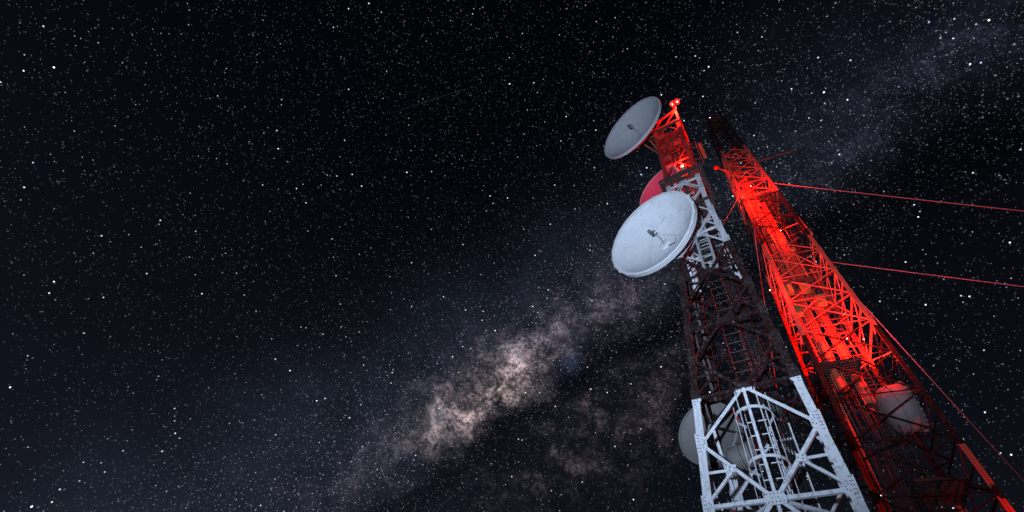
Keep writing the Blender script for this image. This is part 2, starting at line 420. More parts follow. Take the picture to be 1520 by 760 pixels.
for k in range(4):
    Rk = rz(k); nrm = Rk @ Vector((0, -1, 0))
    def P(x, y, z): return Rk @ Vector((x, y, z))
    for i in range(len(levels1)-1):
        z0, z1 = levels1[i], levels1[i+1]; zm = (z0+z1)/2 + .08
        a, c, m = w1(z0), w1(z1), w1(zm); ins = .05
        wd = .066 if z1 < 13 else .062
        for s in (-1, 1):
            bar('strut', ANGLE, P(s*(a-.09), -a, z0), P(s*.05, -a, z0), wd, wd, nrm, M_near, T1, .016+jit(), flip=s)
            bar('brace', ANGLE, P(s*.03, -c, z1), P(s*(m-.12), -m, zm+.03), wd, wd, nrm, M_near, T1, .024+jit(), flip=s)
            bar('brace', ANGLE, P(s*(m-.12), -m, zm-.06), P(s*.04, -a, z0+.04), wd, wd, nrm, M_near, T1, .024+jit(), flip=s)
            # redundants of the lower half panel
            f = .5; mx = s*(m*f+.03*(1-f)); za = zm*f + z0*(1-f); wa = w1(za)
            bar('stiffener', ANGLE, P(mx, -wa, za), P(s*(wa-.10), -wa, za+.01), wd*.8, wd*.8, nrm, M_near, T1, .036+jit(), flip=s)
            bar('stiffener', ANGLE, P(mx, -wa, za), P(s*(a-.12), -a, z0+.12), wd*.72, wd*.72, nrm, M_near, T1, .045+jit(), flip=-s)
            plate('gusset', G_leg, P(s*m, -m, zm), Rk @ Vector((-s, 0, 0)), nrm, M_near, T1, .007+jit(.001), .86 if z1 < 12 else .8)
            plate('gusset', G_leg, P(s*a, -a, z0), Rk @ Vector((-s, 0, 0)), nrm, M_near, T1, .0065+jit(.001), .80 if z1 < 12 else .75)
            plate('stiffener_plate', G_small, P(mx, -wa, za), Rk @ Vector((s, 0, 0)), nrm, M_near, T1, .010+jit(.001))
        plate('gusset', G_mid, P(0, -a, z0), Rk @ Vector((1, 0, 0)), nrm, M_near, T1, .008+jit(.001), .85 if z1 < 12 else .75)
        # plan bracing between the face centres
        bar('plan_brace', ANGLE, P(0, -a+.06, z0-.03), P(a-.06, 0, z0-.03), wd, wd, (0, 0, -1), M_near, T1, jit(.01))
    zp = [16.64, 18.3, 20.2, 22.1, 24.0]
    for i in range(len(zp)-1):
        z0, z1 = zp[i], zp[i+1]; a = .63; zm = (z0+z1)/2
        for s in (-1, 1):
            bar('strut', ANGLE, P(s*(a-.05), -a, z0), P(s*.03, -a, z0), .075, .075, nrm, M_near, T1, .016+jit(), flip=s)
            bar('brace', ANGLE, P(s*.02, -a, z1), P(s*(a-.08), -a, zm), .072, .072, nrm, M_near, T1, .022+jit(), flip=s)
            bar('brace', ANGLE, P(s*(a-.08), -a, zm), P(s*.02, -a, z0), .072, .072, nrm, M_near, T1, .022+jit(), flip=s)
            plate('gusset', G_leg, P(s*a, -a, zm), Rk @ Vector((-s, 0, 0)), nrm, M_near, T1, .007+jit(.001), .7)
        plate('gusset', G_mid, P(0, -a, z0), Rk @ Vector((1, 0, 0)), nrm, M_near, T1, .008+jit(.001), .75)
        bar('plan_brace', ANGLE, P(0, -a+.05, z0-.03), P(a-.05, 0, z0-.03), .07, .07, (0, 0, -1), M_near, T1, jit(.01))
ladder(T1, 0.0, -.42, .3, 8.42, .42, M_near, True, -1, 1.05, 2.62)
ladder(T1, 0.0, -.02, 8.45, 23.9, .42, M_near, False, name='upper_ladder')
# vertical feeder tray with its cables
tray = node('cable_tray', T1)
for s in (-1, 1): bar('rail', FLAT, (.30+s*.2, .42, .3), (.30+s*.2, .42, 23.0), .03, .07, (0, 1, 0), M_near, tray)
z = .8
while z < 23: bar('rung', FLAT, (.10, .42, z), (.50, .42, z), .04, .03, (0, 1, 0), M_near, tray); z += .6
rc = random.Random(5)
for i in range(7):
    pts = [(.14+i*.053+rc.uniform(-.008, .008), .37+rc.uniform(-.015, .01), .3+j*.9) for j in range(25)]
    put('cable', tube_mesh('feeder_cable', pts, rc.choice((.014, .02, .024)), 6), I4, M_cable, tray)
# the short feeder ladder seen in the upper pale band
fl = node('feeder_ladder', T1)
for x in (-.13, .22): bar('rail', FLAT, (x, -.66, 12.7), (x, -.56, 15.9), .075, .03, (0, -1, 0), M_near if False else M_galv, fl)
for i in range(9):
    z = 12.85+i*.36; y = -.66+.1*(z-12.7)/3.2; bar('rung', FLAT, (-.13, y, z), (.22, y, z), .03, .02, (0, -1, 0), M_galv, fl)
deck(T1, -.78, .82, -.80, .80, 18.72, M_dark)
for yy in (-.70, .70): bar('head_beam', ANGLE, (-.75, yy, 23.75), (.78, yy, 23.75), .12, .1, (0, 1, 0), M_dark, T1)
deck(T1, -.60, .75, -.70, -.2, 16.45, M_dark, name='dish_service_platform')
# red painted service frame round the tower head
hd = node('head_frame', T1)
for (p, q, w_) in [((-.66, -.66, 24.0), (-.60, -.66, 24.75), .10), ((.64, -.66, 24.0), (.64, -.66, 25.75), .10), ((-.60, -.66, 24.7), (.64, -.66, 25.35), .16),
                   ((-.5, -.66, 24.1), (-.1, -.66, 24.95), .09), ((.05, -.66, 24.15), (.60, -.66, 25.2), .09), ((-.65, -.66, 24.12), (.64, -.66, 24.12), .12),
                   ((.64, .62, 24.0), (.64, .62, 25.3), .08), ((.64, .62, 25.3), (.64, -.62, 25.55), .09), ((-.60, .62, 24.0), (-.6, .62, 24.8), .08), ((-.6, .62, 24.75), (-.6, -.62, 24.72), .08), ((-.6, .62, 24.78), (.64, .62, 25.28), .08)]:
    bar('frame_member', ANGLE, p, q, w_, w_*.7, (0, -1, 0), M_near, hd, jit())
# wide cover plates inside the head, and a junction box on the deck below it
hb = box_mesh('head_plate', .62, .02, .5, .004)
for (x, y, z, r_) in [(-.1, -.28, 23.1, .5), (.12, -.1, 22.5, -.7), (-.2, .1, 22.9, .9), (.05, .2, 22.0, -.5), (-.05, -.40, 22.2, .62), (-.25, -.45, 23.4, .4), (.2, -.42, 23.3, -.35), (.25, .1, 21.2, .8), (-.2, -.3, 21.1, -.6), (-.1, .35, 23.3, .2)]:
    put('cover_plate', hb, Matrix.Translation((x, y, z)) @ Matrix.Rotation(r_, 4, 'Y') @ Matrix.Rotation(.3*r_, 4, 'X'), M_near, T1)

# ------------------------------------------------------------------ the far tower
Y2 = -.577
C2 = (20*math.sin(.855), 20*math.cos(.855))
T2 = thing('lattice_tower', 'taller slender lattice tower glowing red behind the dish tower, stayed by guy wires', 'tower', (C2[0], C2[1], 0), Y2)
TM2 = Matrix.Translation((C2[0], C2[1], 0)) @ Matrix.Rotation(Y2, 4, 'Z')
TOP2 = 46.2
def w2(z): return 1.861-.026*z
for sx in (-1, 1):
    for sy in (-1, 1):
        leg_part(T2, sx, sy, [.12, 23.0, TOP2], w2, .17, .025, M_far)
        fm = bmesh.new(); bmesh.ops.create_cube(fm, size=1)
        for v in fm.verts:
            k = .8 if v.co.z < 0 else .55; v.co = Vector((v.co.x*k, v.co.y*k, v.co.z*.42+.17))
        bmesh.ops.bevel(fm, geom=fm.edges[:], offset=.02, segments=1, affect='EDGES')
        put('footing', bm_mesh('tower_footing', fm), Matrix.Translation((sx*(w2(0)-.06), sy*(w2(0)-.06), 0)), M_conc, T2)
levels2 = [.4]
while levels2[-1] < TOP2-1.5: levels2.append(levels2[-1] + 2.05*(.55+.45*w2(levels2[-1])/1.86))
levels2[-1] = TOP2-.1
for k in range(4):
    Rk = rz(k); nrm = Rk @ Vector((0, -1, 0))
    def P(x, y, z): return Rk @ Vector((x, y, z))
    for i in range(len(levels2)-1):
        z0, z1 = levels2[i], levels2[i+1]; a, c = w2(z0), w2(z1); zm = z0+(z1-z0)*a/(a+c); m = w2(zm)
        wd = .048 if k in (0, 3) else .066
        for s in (-1, 1):
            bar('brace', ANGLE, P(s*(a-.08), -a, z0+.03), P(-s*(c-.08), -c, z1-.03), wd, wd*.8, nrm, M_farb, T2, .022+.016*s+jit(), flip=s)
            # secondary struts from the crossing to the legs
            if z0 < 30 and k in (1, 2): bar('stiffener', ANGLE, P(s*.05, -m, zm), P(s*(m-.1), -m, zm), .05, .05, nrm, M_farb, T2, .05+jit(.002), flip=s)
            plate('gusset', G_leg, P(s*a, -a, z0), Rk @ Vector((-s, 0, 0)), nrm, M_farb, T2, .007+jit(.001), .8)
        bar('strut', ANGLE, P(-a+.08, -a, z0), P(a-.08, -a, z0), wd, wd, nrm, M_farb, T2, .012+jit())
        if i % 2 == 0: bar('plan_brace', ANGLE, P(0, -a+.05, z0-.03), P(a-.05, 0, z0-.03), .06, .06, (0, 0, -1), M_farb, T2, jit(.01))
# feeder trays thick with cables
def feeder(x, y, z0, z1, width, ncab, seed, lean=0.0, matc=M_cabler, matr=M_tray):
    tr = node('cable_tray', T2); rr = random.Random(seed)
    for s in (-1, 1): bar('rail', FLAT, (x+s*width/2, y, z0), (x+s*width/2+lean, y, z1), .04, .08, (0, 1, 0), matr, tr)
    z = z0+.3
    while z < z1:
        f = (z-z0)/(z1-z0)*lean
        bar('rung', FLAT, (x-width/2+f, y, z), (x+width/2+f, y, z), .045, .03, (0, 1, 0), matr, tr); z += .75
    for i in range(ncab):
        n = max(3, int((z1-z0)/1.1)); top = z1-rr.uniform(0, 8) if i % 3 == 0 else z1
        pts = [(x-width/2+.05+(width-.1)*i/max(1, ncab-1)+rr.uniform(-.012, .012)+lean*j/n, y-.06-rr.uniform(0, .03), z0+(top-z0)*j/n) for j in range(n+1)]
        put('cable', tube_mesh('feeder_cable', pts, rr.choice((.02, .028, .035)), 6), I4, matc if rr.random() < .8 else M_cable, tr)
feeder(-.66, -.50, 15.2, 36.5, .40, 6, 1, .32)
feeder(-.66, -.48, .4, 15.15, .50, 6, 7, .04, M_cable, M_dark)  # dark materials put the shade of the lower tower into this run
feeder(.06, -.22, 14.6, 34.0, .34, 5, 2, .0)
feeder(.0, -.20, .4, 14.55, .44, 5, 9, .0, M_cable, M_dark)  # lower run, again coloured dark for shade
feeder(-.95, .55, 9.0, 29.0, .26, 3, 4, .25)
ladder(T2, .42, .1, .3, 45.5, .42, M_dark, True, -1, 1.4, 2.6, step=.34)
# thick waveguide cylinders strapped beside the tray
for (x, y, z0, z1, r_) in [(-.72, -.62, 27.2, 31.6, .13), (-.45, -.62, 25.5, 33, .07), (-.72, -.68, 15.0, 17.6, .14), (-.42, -.60, 21.5, 24.4, .12), (-.15, -.5, 29.5, 33.5, .09)]:
    put('waveguide', tube_mesh('waveguide_run', [(x, y, z0), (x+.01, y, z0+.12), (x+.05, y, z1-.1), (x+.05, y, z1)], r_, 12), I4, M_tray, T2)
deck(T2, -1.28, .25, -1.22, -.62, 21.2, M_dark, .12)
deck(T2, -.10, 1.30, -.9, .6, 11.2, M_dark, .14)
deck(T2, -1.25, .22, -1.25, 1.25, 16.0, M_dark, .16, cover=.86)  # deck added and sized to hold red lamplight off the bays below
deck(T2, -.9, .9, -.9, .9, 30.1, M_dark, .14)
deck(T2, -.70, .70, -.70, .70, 44.6, M_dark, .12)
cb = box_mesh('cabinet_shell', .40, .34, .52, .015); dr = box_mesh('cabinet_door', .34, .012, .46, .004)
for (x, y, z, lb) in [(-.98, -1.02, 20.86, 'olive equipment cabinet slung under the tower platform by its outer leg'), (-.25, -.95, 20.86, 'olive equipment cabinet slung under the platform beside the cable tray'), (-1.0, -.85, 19.5, 'lone olive equipment cabinet hanging below the platform pair on the red tower'), (.12, -.9, 19.9, 'olive equipment cabinet hanging low among the red braces')]:
    e = thing('equipment_cabinet', lb, 'cabinet', group='cabinets below the far platform', M=TM2 @ Matrix.Translation((x, y, z)))
    put('shell', cb, I4, M_olive, e); put('door', dr, Matrix.Translation((0, -.178, 0)), M_olive, e)
    for s in (-1, 1): bar('hanger', FLAT, (s*.14, 0, .25), (s*.14, 0, .36 if z > 20.5 else 1.3), .04, .008, (0, 1, 0), M_dark, e)

# ================================================================== dish antennas
def dish(label, ctr, n, Rr, focal, mat, rim_mat, shroud=.10, stays=(), feed=True, leg_pts=(), mount_mat=None, group='dish antennas on the dish tower', rim_bolts=0, stripe=False):
    depth = Rr*Rr/(4*focal); n = Vector(n).normalized(); ctr = Vector(ctr)
    vert = ctr - n*depth
    D = thing('dish_antenna', label, 'antenna', group=group, M=aim(vert, n))
    MI = aim(vert, n).inverted()
    pr = [(Rr*i/28, (Rr*i/28)**2/(4*focal)) for i in range(29)]
    back = [(r, z-.035) for r, z in reversed(pr)]
    put('reflector', lathe('reflector', pr+back, 96), I4, mat, D)
    rm = lathe('dish_rim', [(Rr-.012, depth-.05), (Rr+.012, depth-shroud), (Rr+.055, depth-shroud), (Rr+.055, depth+.006), (Rr+.03, depth+.022), (Rr-.012, depth+.016), (Rr-.012, depth-.05)], 96, False)
    ro = put('rim', rm, I4, rim_mat, D)
    if rim_bolts:
        clip = box_mesh('rim_clip', .07, .10, .05, .006)
        for i in range(rim_bolts):
            an = 2*math.pi*i/rim_bolts
            put('rim_clip', clip, Matrix.Rotation(an, 4, 'Z') @ Matrix.Translation((Rr+.045, 0, depth-.02)), rim_mat, ro)
    hub = put('hub', lathe('dish_hub', [(0, .05), (.10*Rr, .05), (.125*Rr, .03), (.13*Rr, .004), (.115*Rr, .004), (.10*Rr, .02), (0, .02)], 32), Matrix.Translation((0, 0, .0)), mat, D)
    if feed:
        put('feed_horn', lathe('feed_horn', [(0, focal+.06), (.05, focal+.06), (.055, focal+.02), (.075, focal-.10), (.06, focal-.11), (0, focal-.10)], 20), I4, M_feed, D)
        fp = put('feed_pipe', tube_mesh('feed_pipe', [(0, 0, .02), (.02, .02, focal*.25), (.06, .05, focal*.5), (.04, .03, focal*.75), (0, 0, focal-.02)], .019, 10), I4, M_galv, D)
        put('feed_bracket', box_mesh('feed_bracket', .13, .05, .04, .008), Matrix.Translation((.10, -.05, focal-.05)) @ Matrix.Rotation(.5, 4, 'Z'), M_feed, D)
        put('feed_bracket', box_mesh('feed_bracket', .05, .07, .04, .008), Matrix.Translation((-.06, .05, focal)), M_feed, D)
    for an, rr in stays:
        x, y = rr*Rr*math.cos(an), rr*Rr*math.sin(an)
        rod('feed_stay', (0, 0, focal), (x, y, (rr*Rr)**2/(4*focal)), .007, M_galv, D)
    mm = mount_mat or M_galv
    # back ring and mounting frame
    rb = .34*Rr; zb = rb*rb/(4*focal)-.05
    put('back_ring', tube_mesh('back_ring', [(rb*math.cos(2*math.pi*i/28), rb*math.sin(2*math.pi*i/28), zb) for i in range(28)], .035, 8, True), I4, mm, D)
    put('mount_plate', lathe('mount_plate', [(0, -.05), (.18, -.05), (.18, -.14), (0, -.14)], 24, False), I4, mm, D)
    for i in range(8):
        an = 2*math.pi*(i+.5)/8; r1 = .93*Rr
        put('back_rib', tube_mesh('back_rib', [((rb+(r1-rb)*j/5)*math.cos(an), (rb+(r1-rb)*j/5)*math.sin(an), (rb+(r1-rb)*j/5)**2/(4*focal)-.075) for j in range(6)], .02, 6), I4, mm, D)
    # arms to the tower
    for p in leg_pts:
        q = MI @ Vector(p)
        for s in (-1, 1): bar('mount_arm', ANGLE, (s*.22, 0, -.08), q, .07, .07, (1, 0, 0), mm, D, jit(.01))
    return D
def T1p(x, y, z): return TM1 @ Vector((x, y, z))
n_big = Vector((-.861, -.499, -.103))
dish('biggest, whitest dish, a feed before its clean face, halfway up the tower', at(965.0, 344.4, 16.0), n_big, 1.581, .80, M_dish, M_dish, .16,
     [(R(62), .62), (R(242), .74), (R(-28), .55)], leg_pts=[T1p(-.74, -.72, 14.6), T1p(-.7, -.7, 15.6), T1p(-.72, .3, 15.0)], mount_mat=M_dark, rim_bolts=24)
n_up = Vector((-.882, -.456, -.119))
dish('grey weathered dish at the tower head just below the twin red lamps', at(936.2, 189.2, 24.0), n_up, 1.693, .92, M_dishgrey, M_dishgrey, .10,
     [(R(150), .9)], leg_pts=[T1p(-.63, -.63, 23.6), T1p(-.63, .4, 23.4)], mount_mat=M_rust)
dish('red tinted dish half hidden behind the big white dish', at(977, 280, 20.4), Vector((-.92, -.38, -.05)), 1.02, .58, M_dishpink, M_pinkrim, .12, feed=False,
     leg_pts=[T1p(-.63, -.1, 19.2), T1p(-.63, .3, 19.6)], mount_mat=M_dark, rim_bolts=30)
dish('small grey dish behind the pale lower legs', at(1049, 641, 12.9), Vector((-.86, -.50, -.06)), .74, .80, M_dull, M_dull, .22, feed=False,
     leg_pts=[T1p(-1.06, .75, 8.8), T1p(-1.08, .6, 8.3)], mount_mat=M_galv)
# shrouded drum antennas
def drum(label, ctr, n, Rr, length, mat, group, mount, mm, bolts=26, neck=True):
    M = aim(ctr, n); D = thing('drum_antenna', label, 'antenna', group=group, M=M)
    h = length/2
    put('shroud', lathe('drum_shroud', [(0, h*.98), (Rr*.9, h*.98), (Rr*.97, h), (Rr, h), (Rr, -h*.1), (Rr*.985, -h*.12)], 64), I4, mat, D)
    put('back_shell', lathe('drum_back', [(Rr*.985, -h*.12), (Rr*.97, -h*.55), (Rr*.86, -h*.85), (Rr*.62, -h*1.1), (Rr*.3, -h*1.22), (0, -h*1.25)], 64), I4, mat, D)
    fl_ = put('flange', lathe('drum_flange', [(Rr*.99, -h*.16), (Rr+.05, -h*.16), (Rr+.05, -h*.04), (Rr*.99, -h*.04)], 64, False), I4, mat, D)
    bl = lathe('flange_bolt', [(0, .03), (.022, .03), (.022, -.03), (0, -.03)], 6, False)
    for i in range(bolts):
        an = 2*math.pi*i/bolts
        put('bolt', bl, Matrix.Translation(((Rr+.028)*math.cos(an), (Rr+.028)*math.sin(an), -h*.10)), M_dark, fl_)
    cl = box_mesh('radome_clip', .09, .05, .10, .006)
    for i in range(bolts):
        an = 2*math.pi*i/bolts
        put('radome_clip', cl, Matrix.Rotation(an, 4, 'Z') @ Matrix.Translation((Rr+.02, 0, h*.92)), mat, D)
    if neck: put('waveguide_neck', tube_mesh('waveguide_neck', [(0, 0, -h*1.2), (0, .03, -h*1.45), (.05, .12, -h*1.6), (.1, .3, -h*1.65)], .06, 12), I4, mat, D)
    MI = M.inverted()
    for p in mount:
        bar('mount_arm', ANGLE, (0, 0, -h*1.1), MI @ Vector(p), .08, .08, (1, 0, 0), mm, D)
    return D
def T2p(x, y, z): return TM2 @ Vector((x, y, z))
ax2 = (TM2.to_3x3() @ Vector((1, -.12, .10)))
drum('large dull drum antenna held inside the red tower, its top lit red', T2p(.76, -.42, 14.15), ax2, .86, .92, M_drum, None,
     [T2p(-.02, -.25, 13.6), T2p(-.02, -.25, 14.6)], M_dark)
drum('small grey drum antenna inside the pale lower tower beside the ladder cage', T1p(-.55, .30, 7.72), TM1.to_3x3() @ Vector((1, -.15, .05)), .25, .62, M_dull, None,
     [T1p(-.9, .9, 7.6)], M_galv, 14, False)
drum('tiny pale drum antenna above the top hoop of the ladder cage', T1p(.36, .62, 8.95), TM1.to_3x3() @ Vector((.2, -.9, .1)), .17, .32, M_dull, None,
     [T1p(.36, .95, 8.8)], M_galv, 10, False)

# ================================================================== aviation lamps, some added to light the far tower red
M_lens = M_bulb
def red_light(parent, loc, power, radius=.06, name='lamp_light'):
    l = bpy.data.lights.new(name, 'POINT'); l.energy = power; l.color = (1, .015, .007); l.shadow_soft_size = radius
    o = bpy.data.objects.new(name, l); col.objects.link(o); o.parent = parent; o.location = loc; return o
LENS = lathe('lamp_lens', [(0, .20), (.045, .19), (.075, .15), (.085, .08), (.085, 0)], 20)
CAP = lathe('lamp_base', [(0, .002), (.095, .002), (.10, -.01), (.10, -.06), (.05, -.09), (.04, -.16), (0, -.16)], 20, False)
HOT = lathe('filament', [(0, .04), (.028, .028), (.04, 0), (.028, -.028), (0, -.04)], 12)
def lamp(label, M, offs, post, power, k=1.0, down=False, group='red obstruction lamps on the towers', glow=True, name='obstruction_lamp'):
    L = thing(name, label, 'lamp', group=group, M=M)
    for (p, q) in post: rod('bracket', p, q, .045, M_housing, L)
    for o in offs:
        S = Matrix.Translation(o) @ Matrix.Scale(k, 4)
        if down: S = S @ Matrix.Rotation(math.pi, 4, 'X')
        c = put('lamp_base', CAP, S, M_housing, L)
        ln = put('lens', LENS, S, M_bulb, L)
        # the bare bulb shows through the underside of the lens
        put('bulb', HOT, S @ Matrix.Translation((0, .03 if down else -.07, .165 if down else .07)) @ Matrix.Scale(.8, 4), M_hot, L)
        red_light(L, Vector(o)+Vector((0, 0, -.30*k if down else .34*k)), power)
    return L
bx = TM1.inverted() @ at(1001.5, 152.5, 25.75)
lamp('twin red beacon lamps glowing at the very top of the dish tower', TM1 @ Matrix.Translation(bx), [(-.125, -.02, 0), (.125, -.02, 0)],
     [((-.16, -.02, .17), (.16, -.02, .17)), ((-.04, .10, .30), (-.04, .10, -.62)), ((-.04, .10, .24), (-.04, -.04, .24))], 420, 1.35, True)
lamp('red lamp on the platform deck below the tower head', TM1 @ Matrix.Translation((.15, -.45, 19.55)), [(0, 0, 0)], [((0, 0, -.2), (0, 0, -.8))], 260, 1.5)
M_lamp2 = TM2 @ Matrix.Translation((-.35, -.60, 45.0))
lamp('faint red lamp at the dark head of the far tower', M_lamp2, [(0, 0, 0)], [((0, 0, -.1), (0, .1, -.35))], 6, .9)
lamp('red obstruction lamp between the cable trays above the drum antenna', TM2 @ Matrix.Translation((.25, -.95, 17.3)), [(0, 0, 0)], [((0, 0, -.1), (0, -.42, -.12))], 800, .5)
lamp('added red lamp on an outrigger, lighting the drum antenna', TM2 @ Matrix.Translation((.45, -1.95, 16.3)), [(0, 0, 0)], [((0, 0, -.1), (0, .52, -.12))], 620, .4)  # added to throw red light on the drum
lamp('red obstruction lamp inside the back legs of the far tower', TM2 @ Matrix.Translation((.75, .75, 17.4)), [(0, 0, 0)], [((0, 0, -.1), (0, .6, -.12))], 850, .5)
lamp('red obstruction lamp outside the platform leg of the far tower', TM2 @ Matrix.Translation((-1.95, -1.95, 20.0)), [(0, 0, 0)], [((0, 0, -.1), (.62, .62, -.12))], 850, .5)
lamp('red obstruction lamp by the upper tray end of the far tower', TM2 @ Matrix.Translation((-.5, -2.0, 29.6)), [(0, 0, 0)], [((0, 0, -.1), (0, .95, -.12))], 1700, .5)
lamp('added red lamp lighting the cable trays inside the dark band', TM2 @ Matrix.Translation((.1, -.85, 25.9)), [(0, 0, 0)], [((0, 0, -.1), (0, -.30, -.12))], 420, .45)  # extra lamp put in to brighten the trays and right face
lamp('added red lamp, out of view, lighting the pale foot of the outer leg', TM2 @ Matrix.Translation((2.45, -2.2, 8.6)), [(0, 0, 0)], [((0, 0, -.1), (-.8, .58, -.12))], 300, .4)  # added below the frame to redden the outer leg

# ================================================================== small fittings on the towers
rbx = box_mesh('radio_box', .30, .22, .44, .015); rfn = box_mesh('cooling_fin', .012, .03, .36)
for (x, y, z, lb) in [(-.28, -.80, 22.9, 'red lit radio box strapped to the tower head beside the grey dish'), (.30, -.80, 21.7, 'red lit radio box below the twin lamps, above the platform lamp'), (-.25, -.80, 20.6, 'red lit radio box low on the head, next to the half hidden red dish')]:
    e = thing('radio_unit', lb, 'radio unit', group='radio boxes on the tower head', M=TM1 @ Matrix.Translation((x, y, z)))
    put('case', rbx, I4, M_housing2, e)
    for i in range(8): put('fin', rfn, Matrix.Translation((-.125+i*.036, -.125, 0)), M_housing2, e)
    bar('bracket', FLAT, (0, .10, 0), (0, .19, 0), .08, .05, (0, 0, 1), M_dark, e)
pa = thing('panel_antenna', 'dark upright panel antenna standing off the dish tower head', 'antenna', M=TM1 @ Matrix.Translation((1.05, .30, 21.9)))
put('panel', box_mesh('antenna_panel', .14, .10, 1.5, .02), I4, M_rust, pa)
rod('pole', (-.14, 0, -1.1), (-.14, 0, 1.1), .07, M_dark, pa)
for z in (-.6, .6): rod('bracket', (-.14, 0, z), (-.44, -.05, z), .05, M_dark, pa)
sb = thing('side_arm_antenna', 'little ball tipped antenna on an arm out from the red tower', 'antenna', M=TM2 @ Matrix.Translation((-.97, -.97, 33.9)))
rod('arm', (0, 0, 0), (-.80, -.60, 0), .045, M_tray, sb)
put('ball', lathe('ball_radome', [(.17*math.sin(math.pi*i/12), -.17*math.cos(math.pi*i/12)) for i in range(13)], 20), Matrix.Translation((-.86, -.64, 0)), M_tray, sb)
rod('arm_brace', (0, 0, -.55), (-.5, -.38, -.02), .03, M_tray, sb)
ya = thing('yagi_antenna', 'thin twin boom antenna sticking out level from the red tower', 'antenna', M=TM2 @ Matrix.Translation((.95, -.93, 34.4)))
rod('boom', (0, 0, 0), (2.4, -.1, .15), .022, M_rust, ya)
rod('boom', (0, .1, .30), (2.3, 0, .20), .02, M_rust, ya)
for i in range(6): rod('element', (.7+i*.33, -.02-i*.015, -.1), (.7+i*.33, -.02-i*.015, .36), .012, M_rust, ya)
pw = thing('whip_antenna', 'bright red bent pole antenna leaning off the edge of the dark band', 'antenna', M=TM2 @ Matrix.Translation((w2(25), -w2(25), 24.6)))
put('pole', tube_mesh('whip_pole', [(.08, .02, 0), (.12, .25, .9), (.12, .42, 1.9), (.08, .56, 2.9), (.05, .66, 4.0)], .065, 10), I4, M_tray, pw)
for z, y in ((.9, .25), (1.9, .42)): rod('bracket', (.12, y, z), (-.75, y+.1, z-.15), .05, M_tray, pw)
ps = thing('pole_antenna', 'short ball topped pole antenna among the red braces', 'antenna', M=TM2 @ Matrix.Translation((.15, -.95, 22.0)))
rod('pole', (0, 0, -.6), (0, 0, 1.9), .10, M_tray, ps)
put('ball', lathe('ball_top', [(.16*math.sin(math.pi*i/12), -.16*math.cos(math.pi*i/12)) for i in range(13)], 20), Matrix.Translation((0, 0, 1.95)), M_tray, ps)
rod('bracket', (0, 0, -.3), (-.1, .6, -.3), .06, M_tray, ps)

# ================================================================== guy wires
def guy(label, A, G, d=.035):
    A, G = Vector(A), Vector(G); L = (G-A).length
    pts = []
    for i in range(25):
        f = i/24; p = A.lerp(G, f); p.z -= .012*L*4*f*(1-f)*.5; pts.append(p)
    e = thing('guy_wire', label, 'wire', group='guy wires of the far tower', M=Matrix.Translation((G.x, G.y, 0)))
    put('strand', tube_mesh('guy_strand', [p-Vector((G.x, G.y, 0)) for p in pts], d/2, 8), I4, M_wire, e)
    put('turnbuckle', tube_mesh('turnbuckle', [pts[-2].lerp(pts[-1], f)-Vector((G.x, G.y, 0)) for f in (.55, .6, .9, .95)], .05, 8), I4, M_galv, e)
    put('anchor_block', box_mesh('anchor_block', 1.0, 1.0, .5, .04), Matrix.Translation((0, 0, .12)), M_conc, e)
def P2(i, z):
    s = {0: (1, 1), 1: (-1, 1), 2: (-1, -1), 3: (1, -1)}[i]; return T2p(s[0]*w2(z), s[1]*w2(z), z)
def via(A, px, py, s):
    B = at(px, py, s); dd = B-A; return A + dd*((A.z-.3)/-dd.z)
A = P2(3, 30.9); guy('long upper guy wire lit red, leaving the red tower below its dark head', A, via(A, 1519, 310, 28.0), .036)
A = P2(3, 22.0); guy('fainter middle guy wire leaving the red tower above the bright band foot', A, via(A, 1430, 412, 25.6), .026)
A = P2(3, 19.0); guy('low guy wire falling close beside the outer leg of the red tower', A, via(A, 1412, 595, 27.0), .024)
A = P2(2, 26.6); guy('guy wire running down tight beside the inner leg of the red tower', A, via(A, 1131, 427, 29.7), .035)

e = thing('stay_cable', 'stay cable slung from the red tower down to the dish tower', 'wire', M=TM1 @ Matrix.Translation((.64, .64, 16.5)))
_a = (TM1 @ Matrix.Translation((.64, .64, 16.5))).inverted() @ P2(2, 30.6)
put('strand', tube_mesh('stay_strand', [_a*f + Vector((0, 0, -.12*4*f*(1-f))) for f in [i/16 for i in range(17)]], .014, 8), I4, M_wire, e)
put('clamp', box_mesh('stay_clamp', .10, .10, .16, .01), I4, M_galv, e)

# ================================================================== floodlight on the ground, out of the picture, that washes the dish tower
FLOC = Vector((-2.4, -1.4, 0))
fl = thing('flood_light', 'floodlight on a low tripod on the ground aimed up the dish tower', 'lamp', FLOC)
aimp = at(950, 350, 16.0) - FLOC - Vector((0, 0, 1.1))
FMt = aim((0, 0, 1.1), aimp)
put('housing', lathe('flood_housing', [(0, -.28), (.10, -.28), (.14, -.2), (.17, .04), (.18, .06), (.165, .06), (.15, 0), (0, -.02)], 28), FMt, M_dark, fl)
put('lens', lathe('flood_lens', [(0, .03), (.155, .03), (.155, .02), (0, .02)], 28), FMt, emitter('flood_glow', (.8, .9, 1), 8.0), fl)
for i in range(3):
    an = i*2.094+.4; rod('leg', (0, 0, .92), (.5*math.cos(an), .5*math.sin(an), 0), .03, M_dark, fl)
put('yoke', tube_mesh('flood_yoke', [(-.2, 0, 1.1), (-.2, 0, .95), (0, 0, .9), (.2, 0, .95), (.2, 0, 1.1)], .018, 8), I4, M_dark, fl)
ld = bpy.data.lights.new('flood_beam', 'SPOT'); ld.energy = 18000; ld.color = (.60, .75, 1); ld.spot_size = R(72); ld.spot_blend = 1.0; ld.shadow_soft_size = .12
lo = bpy.data.objects.new('flood_beam', ld); col.objects.link(lo); lo.parent = fl
lo.matrix_basis = aim(Vector((0, 0, 1.1)) + aimp.normalized()*.1, -aimp)

